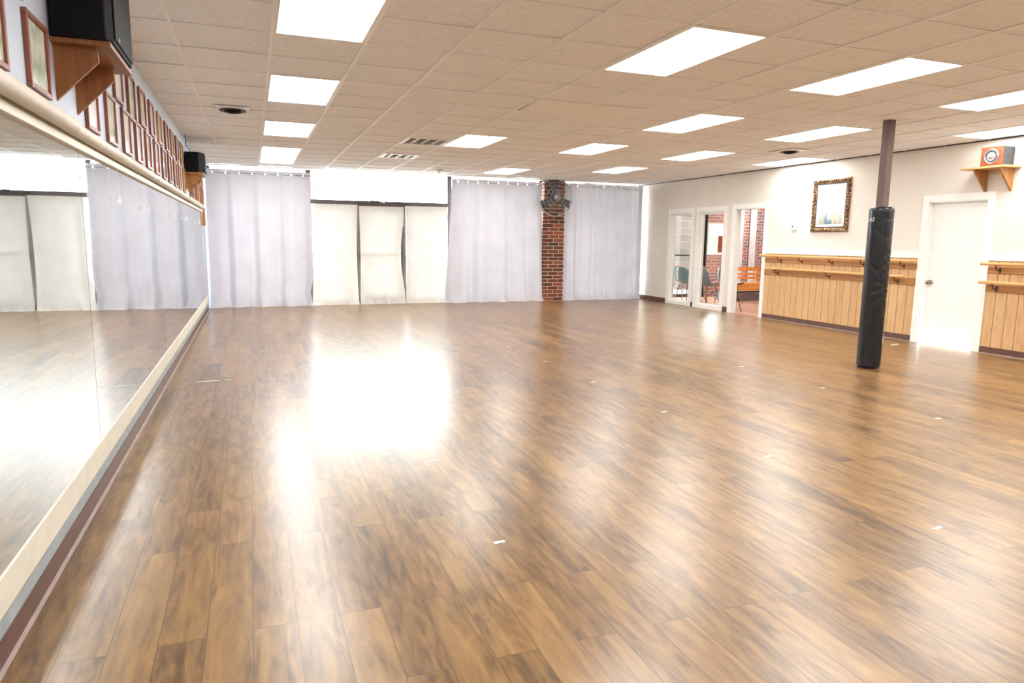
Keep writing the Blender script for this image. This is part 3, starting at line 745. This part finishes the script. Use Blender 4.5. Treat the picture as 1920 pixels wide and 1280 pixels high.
def round_vent(x, y, lb, s=0.17):
    loc = (x, y, H)
    t = thing('ceiling_diffuser', lb, 'vent', loc)
    obj('plate', MB(loc).box(x - s, x + s, y - s * 1.35, y + s * 1.35, H - 0.012, H - 0.004), 'plate', t, bevel=0.003)
    obj('cone', MB(loc).lathe([(0.10, -0.012), (0.135, -0.022), (0.12, -0.026), (0.09, -0.014)], (x, y, H), (0, 0, 1), 32), 'dark', t)
    obj('inner_cone', MB(loc).lathe([(0.0, -0.016), (0.085, -0.02), (0.075, -0.034), (0.04, -0.044), (0.0, -0.046)], (x, y, H), (0, 0, 1), 32), 'black', t)
round_vent(0.68, 8.10, 'white ceiling vent with black centre near the mirror wall')
round_vent(8.22, 8.20, 'black round ceiling vent near the painting on the right wall', 0.19)
x0, x1, y0, y1 = gx(5) + 0.01, gx(7) - 0.01, gy(2) + 0.01, gy(3) - 0.01
loc = ((x0 + x1) / 2, (y0 + y1) / 2, H)
cp = MB(loc)
n = 14; vs = []
for j in range(5):
    for i in range(n + 1):
        sx = i / n; sy = j / 4
        vs.append((x0 + (x1 - x0) * sx, y0 + (y1 - y0) * sy, H - 0.006 - 0.022 * math.sin(PI * sx) * (0.35 + 0.65 * sy) - 0.01 * sy))
vs2 = [(v[0], v[1], H - 0.004) for v in vs]
nv = len(vs); w_ = n + 1
fs = [(j * w_ + i, (j + 1) * w_ + i, (j + 1) * w_ + i + 1, j * w_ + i + 1) for j in range(4) for i in range(n)]
fs += [(i, i + 1, nv + i + 1, nv + i) for i in range(n)] + [(4 * w_ + i + 1, 4 * w_ + i, nv + 4 * w_ + i, nv + 4 * w_ + i + 1) for i in range(n)]
cp.add(vs + vs2, fs)
tag(obj('ceiling_panel', cp, 'panelwhite'), 'pale blank sagging panel in the middle of the ceiling', 'ceiling panel')
bpy.data.objects['ceiling_panel'].location = loc
loc = (4.3, 13.35, H)
t = thing('smoke_detector', 'small round detector on the ceiling in front of the bright window', 'smoke detector', loc)
obj('base', MB(loc).lathe([(0.085, 0), (0.085, -0.02), (0.07, -0.026), (0.0, -0.026)], loc, (0, 0, 1), 24), 'plate', t)
obj('sensor', MB(loc).lathe([(0.03, -0.026), (0.03, -0.055), (0.0, -0.058)], loc, (0, 0, 1), 16), 'plate', t)

# ------------------------------------------------------------------ curtains
def curtain(label, group, x0t, x1t, x0b, x1b, zt, mat, yb, folds, amp, seed, grom=0, edge=None, gather=False, name='curtain'):
    """hanging cloth between the two edge lines; folds deepen downwards and the hem rests on the floor"""
    rnd = random.Random(seed)
    loc = ((x0b + x1b) / 2, yb, 0)
    t = thing(name, label, 'curtain', loc, group=group)
    nx = int((x1t - x0t) / 0.0125); nz = int(zt / 0.02)
    comps = [(rnd.uniform(0.6, 1.0) * folds, rnd.uniform(0, 6.28), rnd.uniform(0.6, 1.0), rnd.uniform(-0.35, 0.35)) for _ in range(3)] + \
            [(rnd.uniform(1.5, 2.3) * folds, rnd.uniform(0, 6.28), rnd.uniform(0.22, 0.4), rnd.uniform(-0.4, 0.4)) for _ in range(2)]
    wr = [(rnd.uniform(0, 1), rnd.uniform(0.03, 0.16), rnd.uniform(-0.12, 0.12), rnd.uniform(0.012, 0.03)) for _ in range(int(9 * (x1b - x0b)))]
    gs = [x0t + (x1t - x0t) * (k + 0.5) / grom for k in range(grom)] if grom else []
    zg = zt - 0.06
    vs = []
    for j in range(nz + 1):
        v = j / nz; z = zt * v; dn = 1 - v
        for i in range(nx + 1):
            u = i / nx
            xa = x0b + (x0t - x0b) * v; xb = x1b + (x1t - x1b) * v
            if edge: xa, xb = edge(v, xa, xb)
            x = xa + (xb - xa) * u
            y = 0.0
            for (fq, ph, am, dr) in comps:
                y += am * math.sin(fq * u * 2 * PI + ph + dr * dn * 3)
            y *= amp * (0.35 + 0.65 * min(1, dn * 1.4))
            if grom: y += 0.014 * math.cos(PI * (u * grom)) * max(0, 1 - dn / 0.25)
            if gather:
                g = max(0, 1 - abs(z - zt) / 0.16); y += 0.009 * g * math.sin(u * 2 * PI * 19 + seed) + 0.005 * g * math.sin(u * 2 * PI * 31)
            # wrinkles and spill at the floor
            for (uc, hh, sl, am) in wr:
                d = (u - uc) * (x1b - x0b) - sl * (z / 0.3)
                y -= am * math.exp(-(d / 0.035) ** 2) * max(0, 1 - z / (hh + 0.2))
            spill = max(0, 1 - z / 0.14)
            y -= 0.05 * spill ** 2 * (1 + 0.6 * math.sin(u * 23 + seed) * math.sin(u * 7.1))
            if z < 0.02: z_ = 0.004
            else: z_ = z
            if grom and v == 1: z_ = zt + 0.003 * math.cos(2 * PI * u * grom)
            vs.append((x, yb + y, z_))
    wv = nx + 1; fs = []
    for j in range(nz):
        for i in range(nx):
            a = vs[j * wv + i]; b = vs[(j + 1) * wv + i + 1]; mx, mz = (a[0] + b[0]) / 2, (a[2] + b[2]) / 2
            if any((mx - g) ** 2 + (mz - zg) ** 2 < 0.0165 ** 2 for g in gs): continue
            fs.append((j * wv + i, j * wv + i + 1, (j + 1) * wv + i + 1, (j + 1) * wv + i))
    m = MB(loc); m.add(vs, fs, True)
    obj('cloth', m, mat, t)
    jg = int(zg / zt * nz)
    for g in gs:
        i = min(range(wv), key=lambda q: abs(vs[jg * wv + q][0] - g)); y = vs[jg * wv + i][1]
        pts = [(g + 0.019 * math.cos(q * PI / 8), y, zg + 0.019 * math.sin(q * PI / 8)) for q in range(16)]
        obj('grommet', MB(loc).tube(pts, 0.0045, 6, closed=True), 'ring', t)
    return t
YB = D - 0.16
def e1(v, xa, xb): return xa, xb - 0.05 * math.exp(-((v - 0.1) / 0.07) ** 2)
curtain('tall white grommet curtain at the far left beside the mirror wall', 'tall floor length curtains', 0.035, 1.95, 0.03, 1.95, 2.65, 'curtain', YB, 5.2, 0.038, 11, 8, e1)
curtain('tall white grommet curtain between the door and the brick pier', 'tall floor length curtains', 4.90, 6.98, 4.72, 7.10, 2.665, 'curtain', YB, 5.5, 0.036, 23, 9)
curtain('tall white grommet curtain between the brick pier and the right wall', 'tall floor length curtains', 7.54, 9.58, 7.55, 9.60, 2.675, 'curtain', YB, 6.5, 0.038, 37, 9)
def e2(v, xa, xb): return xa + 0.02 * math.sin(v * 3), xb - 0.03 * (1 - v) * v * 4
YC = D - 0.115
curtain('short ivory curtain left of the glass door', 'short curtains on the door and its side windows', 1.985, 2.885, 1.94, 2.885, 2.055, 'curtain2', YC, 2.6, 0.012, 5, 0, e2, True)
def e3(v, xa, xb):
    return xa + 0.05 * (1 - v) * v * 1.6, xb - 0.085 * max(0, math.sin(PI * (1 - v))) ** 2 * (1 if v < 0.8 else 0.6)
curtain('short ivory curtain hanging on the glass door itself', 'short curtains on the door and its side windows', 2.91, 3.845, 2.905, 3.86, 2.035, 'curtain2', YC + 0.0, 2.8, 0.012, 9, 0, e3, True)
curtain('short ivory curtain right of the glass door', 'short curtains on the door and its side windows', 3.885, 4.81, 3.87, 4.82, 2.06, 'curtain2', YC, 2.4, 0.012, 14, 0, e2, True)
def rod(lb, x0, x1, z, y, r=0.010):
    t = thing('curtain_rod', lb, 'curtain rod', (x0, y, z))
    obj('rod', MB((x0, y, z)).tube([(x0, y, z), (x1, y, z)], r, 12), 'metal', t)
    for x in (x0, x1): obj('finial', MB((x0, y, z)).lathe([(0.0, -0.02), (0.016, -0.01), (0.018, 0), (0.012, 0.012), (0.0, 0.016)], (x, y, z), (1, 0, 0), 12), 'ring', t)
    for x in (x0 + 0.1, x1 - 0.1): obj('rod_bracket', MB((x0, y, z)).box(x - 0.008, x + 0.008, y, D - 0.02, z - 0.006, z + 0.006), 'metal', t)
rod('thin rod carrying the far left tall curtain', 0.05, 1.97, 2.59, YB)
rod('thin rod carrying the tall curtain left of the brick pier', 4.88, 7.0, 2.605, YB)
rod('thin rod carrying the tall curtain right of the brick pier', 7.56, 9.58, 2.615, YB)

# ------------------------------------------------------------------ wall fan on the brick pier
fx, fy, fz, FR = 7.20, D - 0.42, 2.325, 0.415
loc = (fx, fy, fz)
t = thing('wall_fan', 'large round wire-caged wall fan mounted on the brick pier', 'fan', loc)
g = MB(loc)
def ring(m, r, y, rr, n=64): m.tube([(fx + r * math.cos(2 * PI * k / n), y, fz + r * math.sin(2 * PI * k / n)) for k in range(n)], rr, 6, closed=True)
ring(g, FR, fy, 0.009); ring(g, FR * 0.98, fy - 0.05, 0.005); ring(g, FR * 0.97, fy + 0.06, 0.005); ring(g, FR * 0.8, fy - 0.088, 0.003); ring(g, FR * 0.6, fy - 0.106, 0.003); ring(g, FR * 0.4, fy - 0.118, 0.003); ring(g, 0.07, fy - 0.125, 0.004)
for k in range(36):
    q = 2 * PI * k / 36; c, s_ = math.cos(q), math.sin(q)
    g.tube([(fx + r * c, y, fz + r * s_) for r, y in ((0.07, fy - 0.125), (FR * 0.5, fy - 0.112), (FR * 0.85, fy - 0.08), (FR, fy - 0.02), (FR, fy)) ], 0.0017, 4, caps=False)
for k in range(12):
    q = 2 * PI * (k + 0.5) / 12; c, s_ = math.cos(q), math.sin(q)
    g.tube([(fx + r * c, y, fz + r * s_) for r, y in ((FR, fy), (FR * 0.95, fy + 0.06), (FR * 0.5, fy + 0.10), (0.08, fy + 0.11))], 0.0017, 4, caps=False)
obj('guard', g, 'wire', t)
for ang in (95, -23, 207):
    m = MB(loc); n = 8; vs = []
    for j in range(n + 1):
        r = 0.05 + (FR - 0.075) * j / n; hw = 0.055 + 0.045 * j / n; tw = math.radians(32 - 14 * j / n)
        for sgn in (-1, 1):
            a = math.radians(ang); ux, uz = math.cos(a), math.sin(a); tx, tz = -uz, ux
            off = sgn * hw
            vs.append((fx + ux * r + tx * off * math.cos(tw), fy - 0.01 + off * math.sin(tw), fz + uz * r + tz * off * math.cos(tw)))
    m.add(vs, [(2 * j, 2 * j + 1, 2 * j + 3, 2 * j + 2) for j in range(n)], True)
    obj('blade', m, 'blade', t, solid=0.004)
obj('hub', MB(loc).lathe([(0.0, -0.14), (0.045, -0.135), (0.062, -0.12), (0.062, -0.10), (0.04, -0.05), (0.04, 0.03)], loc, (0, 1, 0), 24), 'metal', t)
obj('motor', MB(loc).lathe([(0.05, 0.03), (0.085, 0.04), (0.085, 0.12), (0.06, 0.14)], loc, (0, 1, 0), 24), 'charcoal', t)
obj('wall_mount', MB(loc).tube([(fx, fy + 0.12, fz), (fx, D - 0.23, fz)], 0.022, 12).box(fx - 0.06, fx + 0.06, D - 0.232, D - 0.22, fz - 0.09, fz + 0.09), 'black', t)

# ------------------------------------------------------------------ tape marks on the floor
def tape(x, y, lx, ly, lb, mat='tape', rz=0.0):
    o = tag(obj('tape_mark', MB().box(-lx / 2, lx / 2, -ly / 2, ly / 2, 0, 0.0015), mat, loc=(x, y, 0.0004)), lb, 'tape mark', 'tape marks on the dance floor')
    o.rotation_euler = (0, 0, rz)
tape(0.365, 7.05, 0.20, 0.02, 'longest pale green tape strip on the floor near the mirror', 'greentape')
tape(0.54, 7.06, 0.06, 0.018, 'short pale green tape scrap beside the long strip near the mirror', 'greentape')
tape(1.82, 2.80, 0.055, 0.022, 'white tape mark nearest the camera, low in the middle of the floor', 'tape', 0.1)
ord2 = ['nearest', 'second nearest', 'third nearest', 'fourth nearest', 'fifth nearest', 'sixth nearest', 'farthest']
for k, y_ in enumerate([2.24, 3.43, 4.65, 5.90, 7.09, 8.29, 9.41]):
    tape(3.91, y_, 0.06, 0.02, '%s tape mark in the middle line of marks crossing the floor' % ord2[k], rz=0.2)
ord3 = ['nearest', 'second nearest', 'third nearest', 'middle', 'third farthest', 'second farthest', 'farthest']
for k, y_ in enumerate([3.78, 4.98, 6.16, 7.36, 8.59, 9.86]):
    tape(5.91, y_, 0.05, 0.02, '%s tape mark in the right hand line of marks toward the lobby windows' % ord3[k + (k > 3)], rz=-0.15)
tape(9.13, 6.91, 0.20, 0.035, 'crumpled pale tape strip on the floor behind the padded post', 'greentape', 0.3)
tape(1.81, 4.03, 0.05, 0.018, 'faint tape mark just below the bright window reflection on the floor')

# ------------------------------------------------------------------ lobby beyond the right wall
struct('wall_lobby_side', MB().box(LX - 0.1, LX, 8.0, D, 0, H), 'wall_r')
struct('wall_lobby_near', MB().box(W + 0.12, LX - 0.1, 7.9, 8.0, 0, H), 'wall_r')
struct('wall_lobby_brick', MB().box(12.42, LX - 0.1, D - 0.1, D + 0.1, 0, H), 'brick_lobby')
struct('wall_lobby_pier', MB().box(11.60, 12.30, D - 0.05, D + 0.1, 0, 1.06).box(11.60, 12.30, D - 0.05, D + 0.1, 1.86, H), 'brick_lobby')
wn = struct('window_9', MB().frame(1, D - 0.06, D + 0.06, 11.60, 12.30, 1.06, 1.86, 0.04), 'white')
obj('window_pane', MB().box(11.64, 12.26, D, D + 0.006, 1.10, 1.82), 'glass', wn)
wn = struct('window_10', MB().frame(1, D - 0.03, D + 0.06, 9.90, 11.60, 0.0, H, 0.08), 'dark')
obj('window_pane', MB().box(9.98, 11.52, D, D + 0.006, 0.08, H - 0.08), 'glass', wn)
obj('mullion', MB().box(10.57, 10.65, D - 0.03, D + 0.06, 0.08, H - 0.08).box(9.98, 11.52, D - 0.025, D + 0.05, 1.03, 1.07).box(9.98, 11.52, D - 0.025, D + 0.05, 2.02, 2.10).box(11.40, 11.60, D - 0.03, D + 0.07, 0, H), 'dark', wn)
tag(obj('notice_board', MB().box(11.90, 12.10, D - 0.085, D - 0.06, 1.12, 1.54), 'redwood'), 'small brown board in front of the bright lobby window', 'board')
# white strips against the lobby brick: a curtain and a modelled light reflection
def strip(x0, x1, lb):
    m = MB(((x0 + x1) / 2, D - 0.16, 0)); n = 24; vs = []
    for j in (0, 1):
        for i in range(n + 1):
            u = i / n; vs.append((x0 + (x1 - x0) * u, D - 0.16 + 0.018 * math.sin(u * 6 * PI), 0.05 + (H - 0.1) * j))
    m.add(vs, [(i, i + 1, n + 2 + i, n + 1 + i) for i in range(n)], True)
    tag(obj('curtain_glare_strip', m, 'sheer', loc=((x0 + x1) / 2, D - 0.16, 0)), lb, 'curtain', 'white strips of curtain and light reflection in the lobby')
strip(12.28, 12.62, 'wide white curtain at the left side of the lobby doorway view')
strip(12.82, 13.02, 'narrow white strip standing in for a light reflection before the lobby brick wall')  # no cloth here: a light reflection built as a white strip

# bench
bx, by = 11.77, 13.12
t = thing('wooden_bench', 'orange wooden slat-back bench seen through the open doorway', 'bench', (bx, by, 0), math.radians(-4))
for s_ in (-1, 1):
    obj('leg', MB().box(s_ * 0.52 - 0.025, s_ * 0.52 + 0.025, 0.20, 0.25, 0, 0.80), 'orange', t, bevel=0.004)
    obj('leg', MB().box(s_ * 0.52 - 0.025, s_ * 0.52 + 0.025, -0.20, -0.15, 0, 0.42), 'orange', t, bevel=0.004)
obj('seat', MB().box(-0.56, 0.56, -0.24, 0.22, 0.42, 0.445), 'orange', t, bevel=0.004)
obj('apron', MB().box(-0.56, 0.56, -0.26, -0.235, 0.28, 0.46), 'orange', t, bevel=0.004)
for k, (z0, z1) in enumerate(((0.52, 0.57), (0.61, 0.66), (0.70, 0.79))):
    m = MB(); n = 12
    vs = [(-0.54 + 1.08 * i / n, yy, z + (0.02 * math.sin(PI * i / n) if k == 2 else 0.008 * math.sin(PI * i / n))) for yy in (0.19, 0.215) for z in (z0, z1) for i in range(n + 1)]
    q = n + 1; fs = []
    for i in range(n):
        fs += [(i, i + 1, q + i + 1, q + i), (2 * q + i, 3 * q + i, 3 * q + i + 1, 2 * q + i + 1), (q + i, q + i + 1, 3 * q + i + 1, 3 * q + i), (i, 2 * q + i, 2 * q + i + 1, i + 1)]
    fs += [(0, q, 3 * q, 2 * q), (n, 2 * q + n, 3 * q + n, q + n)]
    m.add(vs, fs); obj('back_slat', m, 'orange', t)
obj('back_upright', MB().box(-0.30, -0.26, 0.185, 0.22, 0.445, 0.78).box(0.28, 0.32, 0.185, 0.22, 0.445, 0.78), 'orange', t)
loc = (11.95, 13.63, 0)  # made-up box stands in for the dark shade under the bench
t = thing('bench_shade_box', 'low slate grey box standing in for the shade under the bench', 'box', loc)
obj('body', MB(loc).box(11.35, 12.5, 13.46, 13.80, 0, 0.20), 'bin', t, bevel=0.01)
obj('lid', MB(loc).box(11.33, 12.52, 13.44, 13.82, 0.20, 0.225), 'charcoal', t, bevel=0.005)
# folding stool whose thin leg shows in the doorway
t = thing('folding_stool', 'thin-legged black stool half hidden behind the doorway jamb', 'stool', (9.98, 11.42, 0), 0)
obj('seat', MB().lathe([(0.0, 0.375), (0.12, 0.375), (0.128, 0.385), (0.12, 0.392), (0.0, 0.395)], (0, 0, 0), (0, 0, 1), 28), 'black', t)
for fx_, fy_ in ((-0.04, -0.29), (-0.10, 0.24), (0.16, 0.28)):
    obj('leg', MB().tube([(fx_ * 0.3, fy_ * 0.3, 0.375), (fx_, fy_, 0.004)], 0.008, 8), 'wiredark', t)

# moulded shell chairs
def shell_chair(label, loc, rz, mat, group):
    t = thing('shell_chair', label, 'chair', loc, rz, group)
    # profile along the chair (front -> back -> up): (x forward, z)
    prof = [(0.24, 0.425), (0.21, 0.45), (0.12, 0.445), (0.0, 0.43), (-0.10, 0.43), (-0.17, 0.46), (-0.205, 0.53), (-0.225, 0.62), (-0.245, 0.72), (-0.26, 0.79), (-0.27, 0.82)]
    half = [0.20, 0.225, 0.235, 0.235, 0.235, 0.235, 0.23, 0.22, 0.20, 0.165, 0.11]
    n = 12; vs = []
    for (px_, pz), hw in zip(prof, half):
        for i in range(n + 1):
            u = -1 + 2 * i / n; k = abs(u) ** 2.5
            up = 0.05 if pz < 0.5 else 0.0; fw = 0.0 if pz < 0.45 else 0.07
            vs.append((px_ + fw * k, hw * u, pz + up * k))
    w2 = n + 1; m = MB(); m.add(vs, [(j * w2 + i, j * w2 + i + 1, (j + 1) * w2 + i + 1, (j + 1) * w2 + i) for j in range(len(prof) - 1) for i in range(n)], True)
    o = obj('shell', m, mat, t, solid=0.008)
    sb = o.modifiers.new('round', 'SUBSURF'); sb.levels = 1; sb.render_levels = 1
    for sx, sy in ((1, 1), (1, -1), (-1, 1), (-1, -1)):
        obj('leg', MB().tube([(sx * 0.13 - 0.01, sy * 0.12, 0.42), (sx * 0.22, sy * 0.21, 0.002)], [0.014, 0.009], 10), 'dowel', t)
    b = MB()
    for sy in (-1, 1):
        b.tube([(-0.16, sy * 0.145, 0.33), (0.18, sy * 0.175, 0.20)], 0.003, 5); b.tube([(0.15, sy * 0.145, 0.33), (-0.19, sy * 0.175, 0.20)], 0.003, 5)
    for sx in (-1, 1):
        b.tube([(sx * 0.16, -0.14, 0.33), (sx * 0.185, 0.175, 0.20)], 0.003, 5); b.tube([(sx * 0.16, 0.14, 0.33), (sx * 0.185, -0.175, 0.20)], 0.003, 5)
    obj('brace', b, 'wiredark', t)
    return t
g_ = 'grey shell chairs in the lobby'
c0 = shell_chair('grey shell chair seen whole through the far lobby window', (10.47, 13.95, 0), math.radians(12), 'chair', g_)
dup(c0, (11.10, 14.0, 0), math.radians(20), 'grey shell chair partly cut off at the right of the far lobby window')
dup(c0, (10.19, 12.62, 0), math.radians(8), 'front grey shell chair seen through the lobby window next to the doorway')
dup(c0, (10.13, 13.24, 0), math.radians(8), 'grey shell chair just behind the front one in the window next to the doorway')
shell_chair('dark shell chair at the right edge of the lobby window next to the doorway', (10.88, 12.74, 0), math.radians(5), 'chairdark', 'dark shell chairs in the lobby')

# unseen ceiling lamps added to light the lobby
dup(proto, (11.3, 11.6, H - 0.012), 0, 'unseen ceiling lamp added to light the lobby beyond the open doorway', 'added lobby ceiling lamps')
dup(proto, (12.6, 13.6, H - 0.012), 0, 'unseen ceiling lamp added to light the lobby by the brick wall', 'added lobby ceiling lamps')

# shrub outside the lobby
rnd = random.Random(2)
loc = (13.75, 19.5, -0.03); t = thing('shrub', 'green shrub outside the far lobby window', 'shrub', loc)
m = MB()
for k in range(1400):
    q, ph, r = rnd.uniform(0, 2 * PI), rnd.uniform(-1, 1), rnd.uniform(0.3, 0.75)
    c = Vector((r * math.cos(q) * math.sqrt(1 - ph * ph), r * math.sin(q) * math.sqrt(1 - ph * ph), 0.95 + ph * 0.75))
    a = Vector((rnd.uniform(-1, 1), rnd.uniform(-1, 1), rnd.uniform(-1, 1))).normalized() * 0.09; b2 = a.orthogonal().normalized() * 0.04
    m.add([c - a, c + b2, c + a, c - b2], [(0, 1, 2, 3)])
obj('foliage', m, 'leaf', t)
obj('stem', MB().tube([(0, 0, 0), (0.03, 0, 0.5), (0, 0.04, 1.0)], 0.03), 'dowel', t)
